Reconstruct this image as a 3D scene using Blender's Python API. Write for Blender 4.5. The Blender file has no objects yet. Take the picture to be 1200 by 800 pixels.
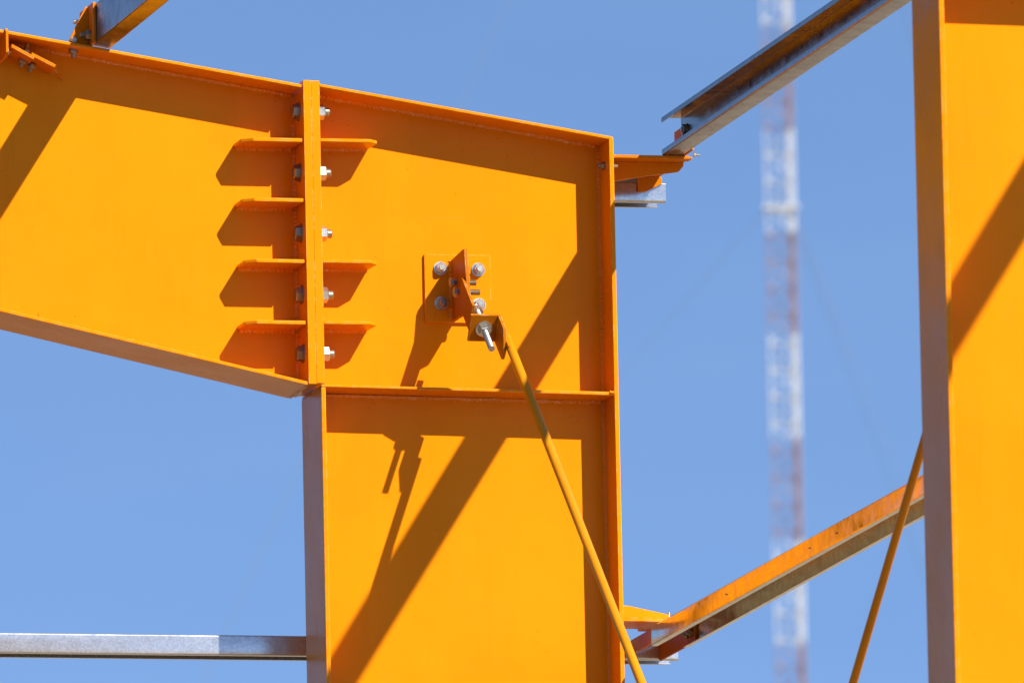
import bpy, bmesh, math, random
from mathutils import Vector, Matrix
random.seed(7)
R = math.radians
scene = bpy.context.scene
COL = scene.collection
BAY = 6.328                                   # spacing of the two portal frames along Y

# ------------------------------------------------------------------ materials
def new_mat(name):
    m = bpy.data.materials.new(name); m.use_nodes = True
    nt = m.node_tree; nt.nodes.clear()
    out = nt.nodes.new('ShaderNodeOutputMaterial')
    b = nt.nodes.new('ShaderNodeBsdfPrincipled')
    nt.links.new(b.outputs[0], out.inputs[0])
    return m, nt, b

def noise(nt, vec, scale, detail=4, rough=.55):
    n = nt.nodes.new('ShaderNodeTexNoise')
    n.inputs['Scale'].default_value = scale; n.inputs['Detail'].default_value = detail
    n.inputs['Roughness'].default_value = rough
    nt.links.new(vec, n.inputs['Vector'])
    return n.outputs['Fac']

def ramp(nt, fac, stops):
    r = nt.nodes.new('ShaderNodeValToRGB')
    e = r.color_ramp.elements
    while len(e) < len(stops): e.new(.5)
    for el, (p, c) in zip(e, stops):
        el.position = p
        el.color = (c, c, c, 1) if isinstance(c, (int, float)) else (*c, 1)
    nt.links.new(fac, r.inputs[0])
    return r.outputs[0]

def mixc(nt, fac, a, b, mode='MIX'):
    n = nt.nodes.new('ShaderNodeMix'); n.data_type = 'RGBA'; n.blend_type = mode
    def put(i, v):
        if isinstance(v, (int, float)): n.inputs[i].default_value = v
        elif isinstance(v, tuple): n.inputs[i].default_value = (*v, 1)
        else: nt.links.new(v, n.inputs[i])
    put(0, fac); put(6, a); put(7, b)
    return n.outputs[2]

def pos(nt):
    g = nt.nodes.new('ShaderNodeNewGeometry'); return g.outputs['Position']

def scaled(nt, vec, s):
    m = nt.nodes.new('ShaderNodeMapping'); m.inputs['Scale'].default_value = s
    nt.links.new(vec, m.inputs[0]); return m.outputs[0]

def bump(nt, h, strength, dist):
    n = nt.nodes.new('ShaderNodeBump'); n.inputs['Strength'].default_value = strength
    n.inputs['Distance'].default_value = dist
    nt.links.new(h, n.inputs['Height']); return n.outputs[0]

def paint(name, base, deep, rough=.30, speck=.5, bumpk=1.0, spec=.26, edge=0., weldspots=0.):
    m, nt, b = new_mat(name)
    P = pos(nt)
    n1 = noise(nt, P, 1.7, 5); n2 = noise(nt, scaled(nt, P, (9, 9, 2.2)), 1.0, 6, .6)
    c = mixc(nt, ramp(nt, n1, [(.30, 0.), (.70, 1.)]), deep, base)
    c = mixc(nt, ramp(nt, n2, [(.35, .0), (.75, .28)]), c, tuple(min(1, x * 1.10 + .001) for x in base))
    # dust streaks, chips and scuffs in the paint
    n3 = noise(nt, P, 95, 3, .5); n4 = noise(nt, P, 6.5, 3)
    mul = nt.nodes.new('ShaderNodeMath'); mul.operation = 'MULTIPLY'
    nt.links.new(ramp(nt, n3, [(.70, 0.), (.735, 1.)]), mul.inputs[0])
    nt.links.new(ramp(nt, n4, [(.52, 0.), (.66, speck)]), mul.inputs[1])
    c = mixc(nt, mul.outputs[0], c, (.16, .075, .03))
    n5 = noise(nt, scaled(nt, P, (14, 14, 3)), 1.0, 6, .65)
    c = mixc(nt, ramp(nt, n5, [(.60, 0.), (.80, .05)]), c, (.45, .24, .08))
    # faint runs and scuffs, and thin dark handling scratches
    n6 = noise(nt, scaled(nt, P, (38, 38, 2.4)), 1.0, 5, .6)
    c = mixc(nt, ramp(nt, n6, [(.56, 0.), (.74, .20)]), c, tuple(x * .74 for x in base))
    n7 = noise(nt, scaled(nt, P, (3.2, 60, 150)), 1.0, 2, .4); n8 = noise(nt, P, 2.1, 2)
    mu2 = nt.nodes.new('ShaderNodeMath'); mu2.operation = 'MULTIPLY'
    nt.links.new(ramp(nt, n7, [(.69, 0.), (.72, 1.)]), mu2.inputs[0]); nt.links.new(ramp(nt, n8, [(.52, 0.), (.64, .14)]), mu2.inputs[1])
    c = mixc(nt, mu2.outputs[0], c, (.30, .15, .05))
    if weldspots:      # unpainted spatter and slag crumbs along the beads
        mw = nt.nodes.new('ShaderNodeMath'); mw.operation = 'MULTIPLY'
        nt.links.new(ramp(nt, noise(nt, P, 120, 2), [(.52, 0.), (.60, weldspots)]), mw.inputs[0])
        nt.links.new(ramp(nt, noise(nt, scaled(nt, P, (8, 8, 20)), 1.0, 3), [(.44, .12), (.60, 1.)]), mw.inputs[1])
        c = mixc(nt, mw.outputs[0], c, (.66, .38, .20))
    if edge:           # paint worn thin and chalky along the plate edges
        bv = nt.nodes.new('ShaderNodeBevel'); bv.samples = 4; bv.inputs['Radius'].default_value = .0042
        ge = nt.nodes.new('ShaderNodeNewGeometry'); dt = nt.nodes.new('ShaderNodeVectorMath'); dt.operation = 'DOT_PRODUCT'
        nt.links.new(bv.outputs[0], dt.inputs[0]); nt.links.new(ge.outputs['Normal'], dt.inputs[1])
        em = nt.nodes.new('ShaderNodeMath'); em.operation = 'MULTIPLY'
        nt.links.new(ramp(nt, dt.outputs['Value'], [(.90, 1.), (.995, 0.)]), em.inputs[0])
        nt.links.new(ramp(nt, noise(nt, P, 42, 5, .7), [(.47, 0.), (.60, edge)]), em.inputs[1])
        c = mixc(nt, em.outputs[0], c, (.74, .42, .16))
    nt.links.new(c, b.inputs['Base Color'])
    nr = noise(nt, P, 3.3, 4)
    nt.links.new(ramp(nt, nr, [(.3, rough - .05), (.7, rough + .09)]), b.inputs['Roughness'])
    h1 = noise(nt, P, 210, 3); h2 = noise(nt, P, 5.0, 2)
    a = nt.nodes.new('ShaderNodeMath'); a.operation = 'MULTIPLY_ADD'
    nt.links.new(h2, a.inputs[0]); a.inputs[1].default_value = 22; nt.links.new(h1, a.inputs[2])
    nt.links.new(bump(nt, a.outputs[0], .30 * bumpk, .0006), b.inputs['Normal'])
    b.inputs['IOR'].default_value = 1.31; b.inputs['Specular IOR Level'].default_value = spec
    return m

def zinc(name, base, rough, metal, spangle=55, stain=.3, dark=(.10, .085, .07), rvar=1.):
    m, nt, b = new_mat(name)
    P = pos(nt)
    v = nt.nodes.new('ShaderNodeTexVoronoi'); v.inputs['Scale'].default_value = spangle
    nt.links.new(P, v.inputs['Vector'])
    sep = nt.nodes.new('ShaderNodeSeparateColor'); nt.links.new(v.outputs['Color'], sep.inputs[0])
    c = mixc(nt, ramp(nt, sep.outputs[0], [(0., 0.), (1., 1.)]), tuple(x * .84 for x in base), tuple(min(1, x * 1.10) for x in base))
    n1 = noise(nt, scaled(nt, P, (16, 3.0, 16)), 1.0, 6, .62)
    c = mixc(nt, ramp(nt, n1, [(.50, 0.), (.78, stain)]), c, dark)
    nt.links.new(c, b.inputs['Base Color'])
    b.inputs['Metallic'].default_value = metal
    n2 = noise(nt, P, 18, 4)
    nt.links.new(ramp(nt, n2, [(.3, rough - .06 * rvar), (.7, rough + .10 * rvar)]), b.inputs['Roughness'])
    nt.links.new(bump(nt, noise(nt, P, 130, 3), .12, .0005), b.inputs['Normal'])
    return m

ORANGE = paint('orange_paint', (.70, .217, .0008), (.645, .186, .0006), .22, .6, 1.0, .13, edge=.75)
ORANGE2 = paint('orange_paint_worn', (.58, .160, .0030), (.46, .120, .0025), .36, 1.0, 1.6, .05, edge=.9)
ORANGE_SHADE = paint('orange_paint_shade', (.44, .128, .0030), (.34, .095, .0025), .36, 1.0, 1.6, .05, edge=.9)  # darker copy of the orange: shade on gusset, clips and connectors put into colour
YROD = paint('yellow_rod_paint', (.64, .232, .0030), (.52, .170, .0025), .32, 1.0, 1.3)
WELDV = paint('weld_paint_smooth', (.66, .185, .003), (.58, .155, .003), .22, .12, 2.0, .6)
WELD = paint('weld_paint', (.70, .190, .005), (.60, .155, .004), .18, .12, 2.5, 1.0, weldspots=.8)
GALV = zinc('galvanised_steel', (.58, .58, .58), .17, .72, 230, .06, rvar=.35)
GALVP = zinc('galvanised_purlin', (.19, .195, .21), .22, .95, 60, .5, (.05, .05, .06))  # same steel, purlin copy: its dim reflection is darkened into the base colour
GALVW = zinc('galvanised_dark_reflect', (.165, .158, .15), .20, .95, 60, .30)  # same zinc as the rest; the upper girt's dark reflections put into the colour
GALVL = zinc('galvanised_lower', (.66, .62, .46), .14, .97, 60, .25)  # warm bright copy: the orange web's reflection is tinted into the colour
NUT = zinc('zinc_plated', (.58, .555, .47), .30, .9, 300, .25)
DARKB = zinc('yellow_zinc_bolt', (.34, .29, .20), .38, .85, 240, .6, (.06, .045, .03))
STUD = zinc('threaded_zinc', (.42, .39, .33), .40, .85, 200, .45)

def mast_mat():
    m, nt, b = new_mat('mast_band_paint')
    s = nt.nodes.new('ShaderNodeSeparateXYZ'); nt.links.new(pos(nt), s.inputs[0])
    def math_(op, a, v=None, w=None):
        n = nt.nodes.new('ShaderNodeMath'); n.operation = op
        nt.links.new(a, n.inputs[0])
        if v is not None: n.inputs[1].default_value = v
        return n.outputs[0]
    z = math_('SUBTRACT', s.outputs[2], MAST_Z0)
    z = math_('DIVIDE', z, 2 * MAST_BAND)
    z = math_('FRACT', z)
    g = math_('GREATER_THAN', z, .5)
    c = mixc(nt, g, (.21, .135, .15), (.48, .49, .50))  # band colours muted toward the sky: distance haze put into the paint
    c = mixc(nt, ramp(nt, noise(nt, pos(nt), 1.5, 4), [(.4, 0.), (.8, .35)]), c, (.38, .34, .31))
    nt.links.new(c, b.inputs['Base Color']); b.inputs['Roughness'].default_value = .45
    return m

def ground_mat():
    m, nt, b = new_mat('bare_earth')
    P = pos(nt)
    c = mixc(nt, ramp(nt, noise(nt, P, .12, 6, .6), [(.35, 0.), (.68, 1.)]), (.27, .195, .12), (.38, .29, .19))
    c = mixc(nt, ramp(nt, noise(nt, P, 2.2, 7, .65), [(.42, 0.), (.72, .6)]), c, (.20, .145, .09))
    c = mixc(nt, ramp(nt, noise(nt, P, .9, 5, .6), [(.66, 0.), (.78, .4)]), c, (.10, .12, .04))
    sx = nt.nodes.new('ShaderNodeSeparateXYZ'); nt.links.new(P, sx.inputs[0])
    ad = nt.nodes.new('ShaderNodeMath'); ad.operation = 'MULTIPLY_ADD'; nt.links.new(noise(nt, P, .16, 4), ad.inputs[0]); ad.inputs[1].default_value = 5.0; nt.links.new(sx.outputs[0], ad.inputs[2])
    mr = nt.nodes.new('ShaderNodeMapRange'); nt.links.new(ad.outputs[0], mr.inputs[0]); mr.inputs[1].default_value = -5.0; mr.inputs[2].default_value = -1.5
    c = mixc(nt, mr.outputs[0], (.075, .066, .048), c)  # unseen ground darkened on one side, added to cut bounce on shaded faces
    nt.links.new(c, b.inputs['Base Color']); b.inputs['Roughness'].default_value = .95
    nt.links.new(bump(nt, noise(nt, P, 3, 8, .7), .6, .08), b.inputs['Normal'])
    return m

# ------------------------------------------------------------------ mesh helpers
def prism(bm, pts, ext):
    """closed polygon pts (3D) pushed along ext"""
    ext = Vector(ext)
    a = [bm.verts.new(Vector(p)) for p in pts]; b = [bm.verts.new(Vector(p) + ext) for p in pts]
    n = len(pts)
    fs = [bm.faces.new(a), bm.faces.new(b[::-1])]
    for i in range(n):
        j = (i + 1) % n
        fs.append(bm.faces.new((a[i], b[i], b[j], a[j])))
    return fs

def box(bm, x0, x1, y0, y1, z0, z1):
    return prism(bm, [(x0, y0, z0), (x1, y0, z0), (x1, y1, z0), (x0, y1, z0)], (0, 0, z1 - z0))

def frame_of(d):
    d = Vector(d).normalized()
    u = d.orthogonal().normalized(); return u, d.cross(u), d

def cyl(bm, p0, p1, r, n=20, r1=None, up=None, phase=0.):
    p0, p1 = Vector(p0), Vector(p1); u, v, d = frame_of(p1 - p0)
    if up is not None:
        u = (Vector(up) - d * d.dot(Vector(up))).normalized(); v = d.cross(u)
    r1 = r if r1 is None else r1
    A, B = [], []
    for i in range(n):
        t = 2 * math.pi * i / n + phase
        o = u * math.cos(t) + v * math.sin(t)
        A.append(bm.verts.new(p0 + o * r)); B.append(bm.verts.new(p1 + o * r1))
    bm.faces.new(A[::-1]); bm.faces.new(B)
    for i in range(n):
        j = (i + 1) % n
        bm.faces.new((A[i], A[j], B[j], B[i]))

def hexnut(bm, p0, d, af, h, phase=0.):
    """hexagon with chamfered corners, across flats af, height h, from p0 along d"""
    d = Vector(d).normalized(); p0 = Vector(p0); r = af / math.sqrt(3)
    cyl(bm, p0, p0 + d * h * .86, r, 6, None, None, phase)
    cyl(bm, p0 + d * h * .86, p0 + d * h, r, 6, r * .84, None, phase)

def thread(bm, p0, p1, r, pitch=.0025, n=14):
    """threaded bar: rings of alternating radius"""
    p0, p1 = Vector(p0), Vector(p1); u, v, d = frame_of(p1 - p0); L = (p1 - p0).length
    k = max(2, int(L / pitch * 2)); rings = []
    for s in range(k + 1):
        rr = r * (1 if s % 2 else .88); c = p0 + d * L * s / k
        rings.append([bm.verts.new(c + (u * math.cos(2 * math.pi * i / n) + v * math.sin(2 * math.pi * i / n)) * rr) for i in range(n)])
    for a, b in zip(rings, rings[1:]):
        for i in range(n):
            j = (i + 1) % n; bm.faces.new((a[i], a[j], b[j], b[i]))
    bm.faces.new(rings[0][::-1]); bm.faces.new(rings[-1])

def bead(parent, p0, p1, n1, n2, r=.0045, step=.0035):
    """weld bead: a lumpy quarter fillet between two faces with outward directions n1, n2"""
    bm = bmesh.new(); p0, p1 = Vector(p0), Vector(p1); n1, n2 = Vector(n1), Vector(n2)
    L = (p1 - p0).length; k = max(3, int(L / step)); rows = []; ph = random.random() * 9
    for s in range(k + 1):
        c = p0.lerp(p1, s / k)
        rr = r * (1.12 + .26 * math.sin(s * 1.9 + ph) + random.uniform(-.2, .28))
        row = [bm.verts.new(c - n1 * .001 - n2 * .001)]
        for i in range(4):
            t = math.pi / 2 * i / 3
            row.append(bm.verts.new(c + n1 * rr * (1 - .55 * math.sin(t)) * math.cos(t) + n2 * rr * (1 - .55 * math.cos(t)) * math.sin(t) ))
        rows.append(row)
    for a, b in zip(rows, rows[1:]):
        for i in range(5):
            j = (i + 1) % 5; bm.faces.new((a[i], a[j], b[j], b[i]))
    bm.faces.new(rows[0]); bm.faces.new(rows[-1][::-1])
    return obj('weld_bead', bm, WELDV if abs(p1.z - p0.z) > .3 * L else WELD, parent, sharp=60)

def thick_profile(pts, t, rad=.004, seg=4):
    """2D open polyline with rounded corners, thickened by t: a closed outline"""
    P = [Vector(p) for p in pts]; path = [P[0]]
    for a, b, c in zip(P, P[1:], P[2:]):
        u = (a - b).normalized(); w = (c - b).normalized()
        half = math.acos(max(-1, min(1, u.dot(w)))) / 2
        k = rad / math.tan(half)
        s, e = b + u * k, b + w * k
        for i in range(seg + 1):
            f = i / seg
            path.append(s * (1 - f) ** 2 + b * 2 * f * (1 - f) + e * f ** 2)
    path.append(P[-1])
    L, Rr = [], []
    for i, p in enumerate(path):
        d = (path[min(i + 1, len(path) - 1)] - path[max(i - 1, 0)]).normalized()
        n = Vector((-d.y, d.x)); L.append(p + n * t / 2); Rr.append(p - n * t / 2)
    return L + Rr[::-1]

def profile_bar(bm, outline, frame, length_vec):
    """outline (2D) placed by frame(u, v) -> 3D and pushed along length_vec; ends capped with quads along the strip"""
    n = len(outline); h = n // 2; ext = Vector(length_vec)
    a = [bm.verts.new(Vector(frame(p.x, p.y))) for p in outline]; b = [bm.verts.new(v.co + ext) for v in a]
    for i in range(n):
        j = (i + 1) % n; bm.faces.new((a[i], b[i], b[j], a[j]))
    for i in range(h - 1):
        bm.faces.new((a[i], a[i + 1], a[n - 2 - i], a[n - 1 - i]))
        bm.faces.new((b[i + 1], b[i], b[n - 1 - i], b[n - 2 - i]))

def obj(name, bm, mat, parent=None, bev=0., kind=None, sharp=35):
    bmesh.ops.recalc_face_normals(bm, faces=bm.faces[:])
    off = Vector((0, 0, 0)); q = parent
    while q is not None: off += q.location; q = q.parent
    if parent is None:
        lo = [min(v.co[i] for v in bm.verts) for i in range(3)]; hi = [max(v.co[i] for v in bm.verts) for i in range(3)]
        off = Vector(((lo[0] + hi[0]) / 2, (lo[1] + hi[1]) / 2, lo[2]))
    bmesh.ops.translate(bm, verts=bm.verts[:], vec=-off)
    me = bpy.data.meshes.new(name); bm.to_mesh(me); bm.free()
    me.materials.append(mat)
    for p in me.polygons: p.use_smooth = True
    me.set_sharp_from_angle(angle=R(sharp))
    o = bpy.data.objects.new(name, me); COL.objects.link(o)
    if parent is None: o.location = off
    else: o.parent = parent
    if bev:
        md = o.modifiers.new('bevel', 'BEVEL'); md.width = bev; md.segments = 2; md.limit_method = 'ANGLE'; md.angle_limit = R(40)
        md.harden_normals = False
    if kind: o['kind'] = kind
    return o

def tag(o, label, cat, group=None):
    o['label'] = label; o['category'] = cat
    if group: o['group'] = group
    return o

def thing(name, label, cat, loc, group=None):
    o = bpy.data.objects.new(name, None); COL.objects.link(o); o.location = loc; o.empty_display_size = .2
    return tag(o, label, cat, group)

def dup(root, shift, label, group=None):
    r = root.copy(); COL.objects.link(r); r.location = root.location + Vector(shift); r['label'] = label
    if group: r['group'] = group
    for ch in list(root.children):
        c = ch.copy(); COL.objects.link(c); c.parent = r
        for g in list(ch.children):
            d = g.copy(); COL.objects.link(d); d.parent = c
    return r

def B(): return bmesh.new()

# ------------------------------------------------------------------ frame dimensions (metres)
HB = .1185            # half flange width
TW = .005             # half web thickness
XO = .7925            # inner face of the outer flange
TF = .0125            # flange thickness
def ztop(x): return 8.6185 - .1600 * x          # underside side of the knee cap plate, top surface
def zraf(x): return 8.6085 - .1618 * x          # top surface of rafter flange
def zbot(x): return 7.8060 - .2220 * x          # bottom surface of rafter flange
CAPT = .009; BFT = .010
KP_Z = 7.8165
def kp(x): return KP_Z - .0105 * x               # top of the knee plate
KPT = .0095
BOLT_Z = [8.550, 8.3875, 8.2255, 8.0625, 7.9055]
STIFF_Z = [8.462, 8.302, 8.1395, 7.9765]

# ------------------------------------------------------------------ column
def make_column():
    t = thing('steel_column', 'tall orange steel column in the middle with a bolted knee carrying the rafter and the brace plate', 'column', (.4, 0, 0), 'orange portal columns')
    b = B()      # web
    prism(b, [(TF, -TW, .02), (XO, -TW, .02), (XO, -TW, ztop(XO) - CAPT), (.0105, -TW, ztop(.0105) - CAPT), (.0105, -TW, 7.82), (TF, -TW, 7.82)], (0, 2 * TW, 0))
    obj('web', b, ORANGE, t)
    b = B(); box(b, 0, TF - .0003, -HB, HB, .02, kp(0) - KPT + .002); obj('inner_flange', b, ORANGE, t, .0022)
    b = B(); prism(b, [(XO, -HB, .02), (XO + TF, -HB, .02), (XO + TF, -HB, ztop(XO + TF) - .002), (XO, -HB, ztop(XO) - CAPT - .0006)], (0, 2 * HB, 0)); obj('outer_flange', b, ORANGE, t, .0022)
    b = B(); x0, x1 = .0106, XO + TF - .001
    prism(b, [(x0, -HB, ztop(x0) - CAPT), (x1, -HB, ztop(x1) - CAPT), (x1, -HB, ztop(x1)), (x0, -HB, ztop(x0))], (0, 2 * HB, 0)); obj('cap_plate', b, ORANGE, t, .0022)
    for s in (-1, 1):
        b = B(); y0, y1 = (-HB + .001, -TW) if s < 0 else (TW, HB - .001); x0, x1 = .0003, XO - .0003
        xa = x0 if s < 0 else TF
        prism(b, [(.0005, y0, kp(0) - KPT + .0025), (x1, y0, kp(x1) - KPT), (x1, y0, kp(x1)), (.0108, y0, kp(.01)), (.0005, y0, kp(0))], (0, y1 - y0, 0))
        obj('knee_plate', b, ORANGE, t, .0022)
    b = B(); box(b, -.0115, .0104, -HB, HB, 7.8195, 8.6245); obj('end_plate', b, ORANGE, t, .0010)
    for i, (z, L) in enumerate(zip(STIFF_Z, (.158, 0, .151, .146))):
        if not L: continue
        b = B(); x0 = .0106
        prism(b, [(x0, -TW, z), (x0 + L - .004, -TW, z), (x0 + L, -.094, z), (x0 + L - .022, -HB + .002, z), (x0, -HB + .002, z)], (0, 0, .0095)); obj('stiffener', b, ORANGE, t, .0022)
    # weld beads
    w = -TW
    bead(t, (.02, w, kp(.02) - KPT), (XO - .01, w, kp(XO) - KPT), (0, -1, 0), (0, 0, -1), .0058)
    bead(t, (.02, w, kp(.02)), (XO - .01, w, kp(XO)), (0, -1, 0), (0, 0, 1), .005)
    bead(t, (.02, w, ztop(.02) - CAPT), (XO - .01, w, ztop(XO - .01) - CAPT), (0, -1, 0), (0, 0, -1), .006)
    bead(t, (XO, w, ztop(XO) - CAPT - .01), (XO, w, kp(XO)), (0, -1, 0), (-1, 0, 0), .006)
    bead(t, (XO, w, kp(XO) - KPT), (XO, w, 5.8), (0, -1, 0), (-1, 0, 0), .0055, .006)
    for z, L in zip(STIFF_Z, (.15, 0, .145, .14)):
        if L:
            bead(t, (.014, w, z), (.01 + L, w, z), (0, -1, 0), (0, 0, -1), .0055)
            bead(t, (.014, w, z + .0095), (.01 + L, w, z + .0095), (0, -1, 0), (0, 0, 1), .004)
    bead(t, (-.0105, -HB + .004, 7.8195), (.009, -HB + .004, 7.8195), (0, 0, -1), (0, -1, 0), .0035)
    bead(t, (XO, -HB + .002, kp(XO) - .004), (XO - .012, -HB + .0015, kp(XO) - .003), (0, -1, 0), (0, 0, 1), .005)

    # spatter on the painted web under the welds
    b = B()
    for _ in range(70):
        x = random.uniform(.05, .76); z = random.choice((kp(x) - KPT - random.expovariate(60) - .006, ztop(x) - CAPT - random.expovariate(22) - .01))
        cyl(b, (x, -TW + .0003, z), (x, -TW - .0012, z), random.uniform(.0012, .0028), 7, .0008)
    obj('weld_spatter', b, ORANGE2, t, kind='stuff')
    b = B(); box(b, -.04, XO + .06, -.17, .17, 0.001, .02); obj('base_plate', b, ORANGE, t, .002)
    # end plate bolts: washer and head on the rafter side, washer, nut and shank end on the knee side
    for z in BOLT_Z:
        y = -.062; b = B(); x = -.0335; ph = random.uniform(0, 1)
        hexnut(b, (x - .004, y, z), (-1, 0, 0), .036, .015, ph); cyl(b, (x - .002, y, z), (.046, y, z), .0118, 16)
        cyl(b, (.046, y, z), (.0492, y, z), .0118, 16, .0095)
        o = obj('bolt', b, DARKB, t)
        b = B(); cyl(b, (x - .004, y, z), (x - .0003, y, z), .025, 24); obj('washer', b, DARKB, o)
        b = B(); cyl(b, (.0107, y, z), (.0147, y, z), .0235, 24); hexnut(b, (.0148, y, z), (1, 0, 0), .036, .0205, random.uniform(0, 1)); thread(b, (.035, y, z), (.0485, y, z), .0121); obj('nut', b, NUT, o)
    # small nut on the outer flange where the girt bracket is bolted
    for z in (8.42,):
        b = B(); y = -.065; hexnut(b, (XO - .0003, y, z), (-1, 0, 0), .020, .010); cyl(b, (XO - .01, y, z), (XO - .018, y, z), .006, 12); obj('flange_nut', b, DARKB, t)
    return t
column = make_column()

# ------------------------------------------------------------------ rafter
def make_rafter():
    t = thing('roof_rafter', 'tapered orange steel rafter rising to the left from the bolted knee', 'rafter', (-.4, 0, 7.8), 'orange portal rafters')
    xe, xl = -.0338, -7.2
    th = BFT
    b = B(); prism(b, [(xe, -TW, zbot(xe) + th), (xe, -TW, zraf(xe) - CAPT), (xl, -TW, zraf(xl) - CAPT), (xl, -TW, zbot(-4.6) + th - .16 * (xl + 4.6)), (-4.6, -TW, zbot(-4.6) + th)], (0, 2 * TW, 0)); obj('web', b, ORANGE, t)
    b = B(); prism(b, [(xe - .004, -HB, zraf(xe) - CAPT), (xe - .004, -HB, zraf(xe)), (xl, -HB, zraf(xl)), (xl, -HB, zraf(xl) - CAPT)], (0, 2 * HB, 0)); obj('top_flange', b, ORANGE, t, .0022)
    b = B(); prism(b, [(xe - .002, -HB, zbot(xe)), (xe - .002, -HB, zbot(xe) + th), (-4.6, -HB, zbot(-4.6) + th), (xl, -HB, zbot(-4.6) + th - .16 * (xl + 4.6)), (xl, -HB, zbot(-4.6) - .16 * (xl + 4.6)), (-4.6, -HB, zbot(-4.6))], (0, 2 * HB, 0)); obj('bottom_flange', b, ORANGE, t, .0022)
    b = B(); box(b, -.0335, -.0117, -HB, HB, 7.817, 8.6255); obj('end_plate', b, ORANGE, t, .0010)
    for z in STIFF_Z:
        b = B(); x0 = -.0338; xt = -.197 + random.uniform(-.002, .002)
        prism(b, [(x0 - .006, -TW, z - .002), (xt, -TW, z - .002), (xt, -.090, z - .002), (xt + .029, -HB + .002, z - .002), (x0 - .004, -HB + .002, z - .002)], (0, 0, .0105)); obj('stiffener', b, ORANGE, t, .0022)
    w = -TW
    bead(t, (xe - .01, w, zraf(xe) - CAPT), (-1.2, w, zraf(-1.2) - CAPT), (0, -1, 0), (0, 0, -1), .0062)
    bead(t, (xe - .01, w, zbot(xe) + th), (-1.2, w, zbot(-1.2) + th), (0, -1, 0), (0, 0, 1), .006)
    for z in STIFF_Z:
        bead(t, (-.045, w, z - .002), (-.194, w, z - .002), (0, -1, 0), (0, 0, -1), .006)
    bead(t, (xe, w, 7.83), (xe, w, 8.6), (0, -1, 0), (-1, 0, 0), .006)
    bead(t, (xe - .001, -.10, zbot(xe) - .0003), (xe - .001, .100, zbot(xe) - .0003), (-1, 0, 0), (0, 0, -1), .003)

    b = B()
    for _ in range(50):
        x = random.uniform(-.9, -.06); z = random.choice((zraf(x) - CAPT - random.expovariate(40) - .008, zbot(x) + th + random.expovariate(90) + .008))
        cyl(b, (x, -TW + .0003, z), (x, -TW - .0012, z), random.uniform(.0012, .0028), 7, .0008)
    obj('weld_spatter', b, ORANGE2, t, kind='stuff')
    b = B(); x = -.640; y = -.075; n = (-.16, 0, -1)
    hexnut(b, (x, y, zraf(x) - CAPT - .0003), n, .022, .012); cyl(b, (x, y, zraf(x) - CAPT - .01), (x, y, zraf(x) - CAPT - .022), .0065, 12); obj('flange_nut', b, DARKB, t)
    return t
rafter = make_rafter()

# ------------------------------------------------------------------ diagonal tie rods and their bracket
d = Vector((0, -.7845, -.6201)); e = Vector((0, -.6201, .7845)); ex = Vector((1, 0, 0))
GX = .381                                     # left face of the bracket gusset
def make_bracket():
    t = thing('brace_bracket', 'orange brace plate with four bolts and a fin gusset on the column web', 'bracket', (.398, -.005, 8.0))
    b = B(); box(b, .309, .489, -.0146, -.0052, 8.0015, 8.184); obj('base_plate', b, ORANGE, t, .0015)
    for (x, z, m) in ((.352, 8.146, NUT), (.454, 8.144, NUT), (.3525, 8.053, DARKB), (.4545, 8.050, NUT)):
        b = B(); hexnut(b, (x, -.0185, z), (0, -1, 0), .026, .013, random.uniform(0, 1)); thread(b, (x, -.029, z), (x, -.0395, z), .0082); o = obj('bolt', b, m, t)
        b = B(); cyl(b, (x, -.0148, z), (x, -.0186, z), .0182, 24); obj('washer', b, NUT, o)
    b = B()
    prism(b, [(GX, -.0148, 8.168), (GX, -.158, 8.1765), (GX, -.168, 8.172), (GX, -.186, 8.083), (GX, -.190, 8.040), (GX, -.130, 8.004), (GX, -.0148, 8.006)], (.010, 0, 0)); obj('gusset_plate', b, ORANGE_SHADE, t, .001)
    bead(t, (GX, -.0146, 8.01), (GX, -.0146, 8.165), (-1, 0, 0), (0, -1, 0), .006); bead(t, (GX + .01, -.0146, 8.01), (GX + .01, -.0146, 8.165), (1, 0, 0), (0, -1, 0), .006);
    # connector angle: side leg bolted to the gusset, cross leg at its lower end
    f2 = Vector((0, -.285, 8.0056)); f3 = f2 - e * .078; L = .150
    X0 = Vector((GX - .0078, 0, 0))
    b = B(); prism(b, [X0 + f2, X0 + f3, X0 + f3 - d * (L - .012), X0 + f3 - d * L + e * .014, X0 + f2 - d * L], (.0075, 0, 0))
    q = f3 - d * .0085 + Vector((GX + .0001, 0, 0)); q2 = f2 - d * .0085 + Vector((GX + .0001, 0, 0))
    obj('connector_plate', b, ORANGE_SHADE, t, .001)
    b = B(); prism(b, [q + e * .044, q, q + d * .0085, q + d * .0085 + e * .044], (.064, 0, 0)); obj('connector_plate', b, ORANGE_SHADE, t, .001)
    for (y, z) in ((-.066, 8.103), (-.108, 8.071)):
        b = B(); hexnut(b, (GX - .0085, y - .012, z - .004), (-1, 0, 0), .024, .011, .3); thread(b, (GX - .009, y - .012, z - .004), (GX + .052, y - .012, z - .004), .008); o = obj('bolt', b, DARKB, t)
        b = B(); hexnut(b, (GX + .0104, y - .012, z - .004), (1, 0, 0), .024, .014, .7); obj('nut', b, NUT, o)
    return t
bracket = make_bracket()

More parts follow.
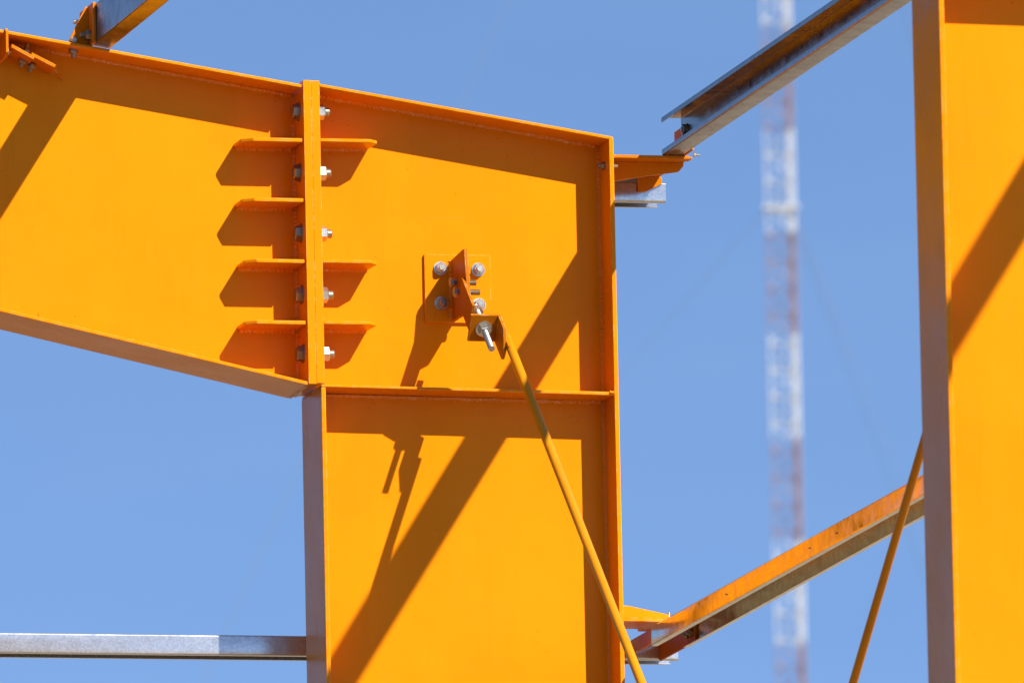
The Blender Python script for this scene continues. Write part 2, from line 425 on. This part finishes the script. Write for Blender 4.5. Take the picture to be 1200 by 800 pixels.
def make_rod():
    c0 = Vector((.4037, -.2795, 7.9462))            # centre of the clip's cross leg
    t = thing('tie_rod', 'slim yellow tie rod running down right from the brace plate in front of the column', 'rod', c0, 'diagonal tie rods')
    X0, X1 = .3652, .4457
    a = Vector((X0, 0, 0)); c = Vector((0, c0.y, c0.z))
    b = B(); h = .0395
    prism(b, [a + c + e * h, a + c - e * h, a + c - e * h - d * .0085, a + c + e * h - d * .0085], (X1 - X0, 0, 0))
    obj('clip_plate', b, ORANGE_SHADE, t, .001)
    a = Vector((X1 - .0085, 0, 0))
    b = B(); prism(b, [a + c + e * h + d * .0003, a + c - e * h + d * .0003, a + c - e * h + d * .094, a + c - e * .010 + d * .104, a + c + e * h + d * .070], (.0085, 0, 0))
    obj('clip_plate', b, ORANGE_SHADE, t, .001)
    # threaded stud with nuts on both sides
    b = B(); thread(b, c0 - d * .115, c0 + d * .108, .0088, .0026); s = obj('stud', b, STUD, t)
    b = B(); hexnut(b, c0 + d * .0045, d, .029, .018, .4); obj('nut', b, NUT, s)
    b = B(); cyl(b, c0 + d * .0004, c0 + d * .0044, .0225, 28); obj('washer', b, NUT, s)
    b = B(); hexnut(b, c0 - d * .034, -d, .029, .018, .1); obj('nut', b, NUT, s)
    b = B(); hexnut(b, c0 - d * .085, -d, .029, .016, .8); obj('nut', b, NUT, s)
    # the rod, welded to the outside of the clip
    b = B(); p = Vector((.4587, -.3060, 7.9196)); cyl(b, p, p + d * 7.2, .0122, 24)
    obj('rod', b, YROD, t, .001)
    bead(t, (X1, p.y - .002, p.z + .010), Vector((X1, p.y, p.z)) + d * .07 + e * .011, (1, 0, 0), (0, -.62, .78), .006)

    return t
rod = make_rod()

rod2 = thing('tie_rod', 'thin orange tie rod crossing in front of the lower girt beside the right column', 'rod', (.41, -BAY + .24, 7.93), 'diagonal tie rods')
p = Vector((.4109, -4.633, 6.9622)); d2 = Vector((0, .829, -.559)).normalized()
b = B(); cyl(b, p - d2 * 1.68, p + d2 * 5.2, .0105, 24); obj('rod', b, YROD, rod2)
b = B(); q = p - d2 * 1.68; box(b, q.x - .05, q.x + .03, q.y - .004, q.y + .004, q.z - .04, q.z + .04); obj('clip_plate', b, ORANGE2, rod2, .001)

# ------------------------------------------------------------------ girts
def c_profile(w, fl, lip):
    """lipped channel, web along v from 0 to w at u = 0, flanges towards +u"""
    return thick_profile([(fl, lip), (fl, 0), (0, 0), (0, w), (fl, w), (fl, w - lip)], .0024)

# upper girt along the side wall: web outside, open towards the inside
XL, XW = .9525, 1.0065; ZB = 8.4525
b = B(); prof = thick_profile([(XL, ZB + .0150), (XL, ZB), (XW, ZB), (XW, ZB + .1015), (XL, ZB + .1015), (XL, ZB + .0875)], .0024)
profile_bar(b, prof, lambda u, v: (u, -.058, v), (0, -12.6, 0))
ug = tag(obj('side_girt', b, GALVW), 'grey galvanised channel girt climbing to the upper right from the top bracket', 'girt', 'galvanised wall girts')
b = B(); hexnut(b, (XW - .0014, -.118, 8.512), (-1, 0, 0), .026, .013, .3); cyl(b, (XW - .012, -.118, 8.512), (XW - .017, -.118, 8.512), .0075, 12); cyl(b, (XW - .0013, -.118, 8.512), (XW - .0035, -.118, 8.512), .017, 20); obj('bolt', b, DARKB, ug)

# lower girt: web flat on top, open downwards
XI, XJ = .8945, .9955; ZT = 7.1925
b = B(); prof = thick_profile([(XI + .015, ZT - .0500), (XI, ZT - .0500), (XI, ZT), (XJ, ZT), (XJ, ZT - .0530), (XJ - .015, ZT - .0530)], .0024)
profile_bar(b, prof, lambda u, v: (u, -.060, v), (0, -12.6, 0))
lg = tag(obj('side_girt', b, GALVL), 'orange-reflecting galvanised channel girt climbing right from the lower bracket to the right column', 'girt', 'galvanised wall girts')

for k in (1, 4, 5, 8):      # small screws left along the inner flange
    b = B(); y = -.62 - .272 * k + random.uniform(-.05, .05); cyl(b, (XI - .0014, y, ZT - .026), (XI - .0045, y, ZT - .026), .0022, 10, .0016); obj('screw', b, DARKB, lg)

# end wall girts behind the frame, along X, web flat on top
GALVS = zinc('galvanised_shade', (.52, .51, .50), .15, .80, 230, .15, rvar=.35)  # darker copy of the end girt zinc, with the bracket's shade in its colour
def end_girt(zb, x1, label, mat=GALV):
    b = B(); y0, y1, zt = .240, .340, zb + .0515
    prof = thick_profile([(y0 + .015, zb), (y0, zb), (y0, zt), (y1, zt), (y1, zb), (y1 - .015, zb)], .0024)
    profile_bar(b, prof, lambda u, v: (x1, u, v), (-7.5, 0, 0))
    return tag(obj('end_wall_girt', b, mat), label, 'girt', 'galvanised wall girts')
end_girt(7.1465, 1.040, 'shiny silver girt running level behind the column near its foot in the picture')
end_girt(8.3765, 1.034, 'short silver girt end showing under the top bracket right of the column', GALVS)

# ------------------------------------------------------------------ girt brackets
def small_bolt(parent, p, dirv, af=.020, h=.010, stick=.012, m=NUT, name='bolt'):
    dv = Vector(dirv).normalized(); p = Vector(p); b = B()
    hexnut(b, p, dv, af, h, random.uniform(0, 1)); thread(b, p + dv * h * .9, p + dv * (h + stick), af * .3)
    return obj(name, b, m, parent)

gb = thing('girt_bracket', 'orange tapered bracket under the upper girt at the top right of the column', 'bracket', (.81, 0, 8.38), 'orange girt brackets')
b = B(); box(b, .8055, 1.024, -.066, .075, 8.4425, 8.4508); box(b, .824, 1.0165, .0752, .335, 8.4427, 8.4506); obj('top_plate', b, ORANGE2, gb, .001)
b = B(); prism(b, [(.8055, -.004, 8.4423), (1.0235, -.004, 8.4423), (1.0235, -.004, 8.434), (1.010, -.004, 8.418), (.918, -.004, 8.404), (.835, -.004, 8.389), (.8055, -.004, 8.385)], (0, .008, 0)); obj('web_plate', b, ORANGE2, gb, .001)
b = B(); box(b, XW + .0014, XW + .0074, -.16, .030, 8.451, 8.530); obj('cleat_plate', b, ORANGE2, gb, .001)
b = B(); prism(b, [(.955, .2300, 8.4424), (1.022, .2300, 8.4424), (1.022, .2300, 8.424), (.976, .2300, 8.402), (.955, .2300, 8.402)], (0, .0085, 0)); obj('clip_plate', b, ORANGE2, gb, .001)
b = B(); box(b, 1.0243, 1.036, -.052, -.004, 8.4455, 8.4500); obj('plate_tab', b, ORANGE2, gb, .001)
small_bolt(gb, (.8056, -.045, 8.424), (1, 0, 0), .017, .010, .017)
small_bolt(gb, (1.0266, -.10, 8.449), (1, 0, -.1), .012, .006, .012)

gl = thing('girt_bracket', 'yellow orange bracket wedge above the lower girt at the right edge of the column', 'bracket', (.81, 0, 7.2), 'orange girt brackets')
b = B(); box(b, .8055, .9225, -.075, .075, 7.2045, 7.2125); obj('seat_plate', b, ORANGE, gl, .001)
b = B(); prism(b, [(.8055, -.072, 7.2127), (.938, -.072, 7.2127), (.940, -.072, 7.2235), (.828, -.072, 7.2465), (.8055, -.072, 7.2465)], (0, .008, 0)); obj('web_plate', b, ORANGE, gl, .001)
b = B(); box(b, .9227, 1.012, -.075, .075, 7.2047, 7.2123); box(b, .902, .9398, .0752, .125, 7.2049, 7.2121); box(b, .940, 1.006, .0752, .2385, 7.2049, 7.2121); obj('seat_tab_and_shade', b, ORANGE2, gl, .001)  # rear boxes added, mostly hidden, to shade the end girt behind
b = B(); box(b, XI + .0016, XI + .0078, -.17, .238, 7.150, 7.189); obj('connector_plate', b, ORANGE_SHADE, gl, .001)
b = B(); box(b, XJ - .0075, XJ - .0014, -.155, .238, 7.142, 7.189); obj('connector_plate', b, ORANGE_SHADE, gl, .001)
small_bolt(gl, (.8056, -.060, 7.259), (1, 0, 0), .017, .007, .006)
small_bolt(gl, (.950, -.030, 7.2126), (0, 0, 1), .016, .010, .012)
for y in (-.09, -.13):
    small_bolt(gl, (XJ - .0078, y, 7.168), (-1, 0, 0), .018, .009, .008, DARKB)

# ------------------------------------------------------------------ purlin on the rafter
zp = lambda x: zraf(x) + .006
PX = -.594
b = B(); fl = .048
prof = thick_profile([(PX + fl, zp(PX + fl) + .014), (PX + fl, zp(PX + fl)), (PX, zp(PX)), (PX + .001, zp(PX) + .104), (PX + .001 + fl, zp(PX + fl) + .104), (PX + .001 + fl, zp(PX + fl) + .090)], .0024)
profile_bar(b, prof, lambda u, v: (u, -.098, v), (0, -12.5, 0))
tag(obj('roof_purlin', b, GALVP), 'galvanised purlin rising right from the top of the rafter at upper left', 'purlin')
pc = thing('purlin_cleat', 'dark orange cleat with a triangular rib bolted on top of the rafter', 'cleat', (PX, -.08, zraf(PX)))
b = B(); box(b, PX - .0085, PX - .0015, -.150, .02, zraf(PX) + .003, zraf(PX) + .112); obj('cleat_plate', b, ORANGE2, pc, .001)
b = B(); prism(b, [(PX - .0087, -.088, zraf(PX) + .002), (PX - .062, -.088, zraf(PX) + .011), (PX - .060, -.088, zraf(PX) + .022), (PX - .016, -.088, zraf(PX) + .110), (PX - .0087, -.088, zraf(PX) + .110)], (0, .007, 0)); obj('rib', b, ORANGE2, pc, .001)
small_bolt(pc, (PX - .0088, -.112, zraf(PX) + .030), (-1, 0, 0), .024, .013, .014, DARKB)
small_bolt(pc, (PX - .0088, -.060, zraf(PX) + .074), (-1, 0, 0), .022, .014, .020)
small_bolt(pc, (PX - .049, -.0885, zraf(PX) + .020), (0, -1, 0), .016, .007, .005)

# ------------------------------------------------------------------ roof brace fitting at the left edge
rb = thing('roof_brace_fitting', 'small orange bolted fitting on the rafter web at the far left edge', 'bracket', (-.80, -.02, 8.68))
b = B(); pts = [(-.8335, -.006, 8.668), (-.8335, -.118, 8.672), (-.8335, -.132, 8.682), (-.8335, -.132, 8.738), (-.8335, -.122, 8.7465), (-.8335, -.006, 8.733)]
pts = [(x, y, min(z, zraf(-.83) - CAPT - .0005) if y > -HB - .001 else z) for (x, y, z) in pts]
prism(b, pts, (.007, 0, 0)); obj('gusset_plate', b, ORANGE2, rb, .001)
def incl(name, xa, za, xb, zb, y0, y1, th=.006):
    b = B(); prism(b, [(xa, y0, za), (xb, y0, zb), (xb - .002, y0, zb - th), (xa - .002, y0, za - th)], (0, y1 - y0, 0)); return obj(name, b, ORANGE2, rb, .001)
incl('angle_plate', -.812, 8.7085, -.752, 8.677, -.106, -.0052, .009)
incl('angle_plate', -.757, 8.6885, -.690, 8.6555, -.098, -.0052, .009)
b = B(); prism(b, [(-.690, -.066, 8.655), (-.692, -.066, 8.649), (-.655, -.012, 8.630), (-.653, -.012, 8.636)], (.0, .006, .0)); obj('angle_plate', b, ORANGE2, rb)
small_bolt(rb, (-.768, -.060, 8.692), (.35, 0, 1), .020, .010, .016, DARKB)
small_bolt(rb, (-.770, -.045, 8.677), (-.4, 0, -1), .022, .010, .010, DARKB)
small_bolt(rb, (-.745, -.035, 8.666), (-.4, 0, -1), .022, .010, .010, DARKB)
small_bolt(rb, (-.8263, -.090, 8.690), (1, 0, 0), .018, .009, .006, DARKB)

# ------------------------------------------------------------------ the nearer frame
dup(column, (0, -BAY, 0), 'broad out of focus orange column cut off by the right edge of the picture')

# ------------------------------------------------------------------ camera
f_px, yaw, pitch, roll = 18740., R(13.5), R(8.65), .0205
R0 = Vector((math.cos(yaw), -math.sin(yaw), 0)); F = Vector((math.sin(yaw) * math.cos(pitch), math.cos(yaw) * math.cos(pitch), math.sin(pitch)))
U0 = R0.cross(F); c, s = math.cos(roll), math.sin(roll)
CR = c * R0 - s * U0; CU = s * R0 + c * U0
CAM = Vector((-9.2080, -40.6293, 1.6))
cam = bpy.data.cameras.new('camera'); co = bpy.data.objects.new('camera', cam); COL.objects.link(co)
co.matrix_world = Matrix(((CR.x, CU.x, -F.x, CAM.x), (CR.y, CU.y, -F.y, CAM.y), (CR.z, CU.z, -F.z, CAM.z), (0, 0, 0, 1)))
cam.sensor_width = 36; cam.lens = f_px / 1200 * 36; cam.clip_end = 9000; cam.clip_start = .5
cam.dof.use_dof = True; cam.dof.focus_distance = 41.9; cam.dof.aperture_fstop = 15.0
scene.camera = co

# ------------------------------------------------------------------ guyed mast far behind
MD = 400.
def far(px, py, dist=MD):
    v = F * f_px + CR * (px - 600) - CU * (py - 400)
    return CAM + v * (dist / f_px)
mc = far(915.5, 300); MX, MY = mc.x, mc.y
MAST_Z0 = far(915, 395).z; MAST_BAND = far(915, 272).z - MAST_Z0
# fraction < .5 is red: from y=395 up to y=272
MASTM = mast_mat()
WIRE, _nt, _b = new_mat('guy_wire_steel'); _b.inputs['Base Color'].default_value = (.22, .22, .23, 1); _b.inputs['Metallic'].default_value = .6; _b.inputs['Roughness'].default_value = .5
mast = thing('radio_mast', 'slender red and white lattice mast blurred far behind the girts', 'mast', (MX, MY, 0))
HX = Vector((math.cos(yaw), -math.sin(yaw), 0)); HY = Vector((math.sin(yaw), math.cos(yaw), 0))
mo = Vector((MX, MY, 0)); side = .34
legs = [mo - HX * side - HY * .12, mo + HX * side - HY * .22, mo + HX * (side - .10) + HY * .52]
MH = 96.0
Z = Vector((0, 0, 1))
for i, l in enumerate(legs):
    b = B(); cyl(b, l, l + Z * MH, (.022, .036, .028)[i], 10); obj('leg', b, MASTM, mast)
b = B(); k = 0; z = 1.0; stp = .68
while z < MH - 1:
    for i in range(3):
        a, c2 = legs[i], legs[(i + 1) % 3]
        cyl(b, a + Z * z, c2 + Z * z, .017, 5)
        if k % 2: a, c2 = c2, a
        cyl(b, a + Z * z, c2 + Z * (z + stp), .017, 5)
    z += stp; k += 1
obj('bracing', b, MASTM, mast)
zs = far(915, 243).z
b = B()
for i in range(3):
    a, c2 = legs[i], legs[(i + 1) % 3]; m = (a + c2) / 2
    o = (m - mo); o = Vector((m.x - MX, m.y - MY, 0))
    cyl(b, a + (a - mo) * .25 + Z * zs, c2 + (c2 - mo) * .25 + Z * zs, .055, 6)
obj('star_mount', b, MASTM, mast)
b = B(); lp = mo + HX * (side - .06) - HY * .05; cyl(b, lp, lp + Z * MH, .024, 8)
obj('cable_run', b, MASTM, mast)
for (sx, sy, z0, tx) in ((23, -14, zs, 0), (-60, 8, zs, 1), (26, 50, zs, 2), (-38, -18, 84., 1), (30, -22, 84., 0), (22, 60, 84., 2)):
    a = legs[(1, 0, 2)[tx]] + Z * z0; e2 = mo + HX * sx + HY * sy
    b = B(); cyl(b, a, e2, .008, 6); obj('guy_wire', b, WIRE, mast)
b = B(); cyl(b, mo + HY * .05 - Z * .2, mo + HY * .05 + Z * 1.0, .75, 20); obj('footing', b, ground_mat(), mast)

# ------------------------------------------------------------------ ground
b = B()
n = 96; rings = [0, 20, 60, 150, 400, 1000, 4000]
prev = [b.verts.new((0, 0, 0))]
for r in rings[1:]:
    cur = [b.verts.new((math.cos(2 * math.pi * i / n) * r, math.sin(2 * math.pi * i / n) * r, 0)) for i in range(n)]
    for i in range(n):
        j = (i + 1) % n
        if len(prev) == 1: b.faces.new((prev[0], cur[i], cur[j]))
        else: b.faces.new((prev[i], cur[i], cur[j], prev[j]))
    prev = cur
obj('ground', b, ground_mat(), None, kind='structure')

# ------------------------------------------------------------------ light
S = Vector((.588, -1., .925)).normalized()
sun = bpy.data.lights.new('sun', 'SUN'); sun.energy = 4.8; sun.angle = R(.53); sun.color = (1., .955, .88)
so = bpy.data.objects.new('sun', sun); COL.objects.link(so); so.location = (10, -20, 20)
so.rotation_euler = S.to_track_quat('Z', 'Y').to_euler()
w = bpy.data.worlds.new('World'); scene.world = w; w.use_nodes = True
nt = w.node_tree; nt.nodes.clear()
out = nt.nodes.new('ShaderNodeOutputWorld'); bg = nt.nodes.new('ShaderNodeBackground'); sky = nt.nodes.new('ShaderNodeTexSky')
sky.sky_type = 'NISHITA'; sky.sun_disc = False
sky.sun_elevation = math.asin(S.z); sky.sun_rotation = math.atan2(S.x, S.y)
sky.altitude = 600; sky.air_density = 1.0; sky.dust_density = .1; sky.ozone_density = 5.0
bg.inputs[1].default_value = .1155
tc = nt.nodes.new('ShaderNodeTexCoord'); sp = nt.nodes.new('ShaderNodeSeparateXYZ'); cb = nt.nodes.new('ShaderNodeCombineXYZ')
nt.links.new(tc.outputs['Generated'], sp.inputs[0])
# a clear, dry sky: the blue reaches further down towards the horizon than in the model
ma = nt.nodes.new('ShaderNodeMath'); ma.operation = 'MULTIPLY_ADD'; ma.inputs[1].default_value = 1.9; ma.inputs[2].default_value = .165
nt.links.new(sp.outputs[2], ma.inputs[0])
nt.links.new(sp.outputs[0], cb.inputs[0]); nt.links.new(sp.outputs[1], cb.inputs[1]); nt.links.new(ma.outputs[0], cb.inputs[2])
nm = nt.nodes.new('ShaderNodeVectorMath'); nm.operation = 'NORMALIZE'; nt.links.new(cb.outputs[0], nm.inputs[0])
nt.links.new(nm.outputs[0], sky.inputs[0])
hz = noise(nt, scaled(nt, tc.outputs['Generated'], (14, 14, 46)), 1.0, 5, .55)
sky_c = mixc(nt, ramp(nt, hz, [(.46, 0.), (.74, .045)]), sky.outputs[0], (3.4, 4.3, 5.6))
nt.links.new(sky_c, bg.inputs[0]); nt.links.new(bg.outputs[0], out.inputs[0])

vs = scene.view_settings
vs.view_transform = 'Standard'; vs.look = 'None'; vs.gamma = 1; vs.exposure = .85; vs.use_curve_mapping = False
scene.render.engine = 'CYCLES'
scene.cycles.max_bounces = 8; scene.cycles.diffuse_bounces = 5; scene.cycles.glossy_bounces = 5
scene.cycles.use_denoising = True
scene.render.filter_size = 1.5
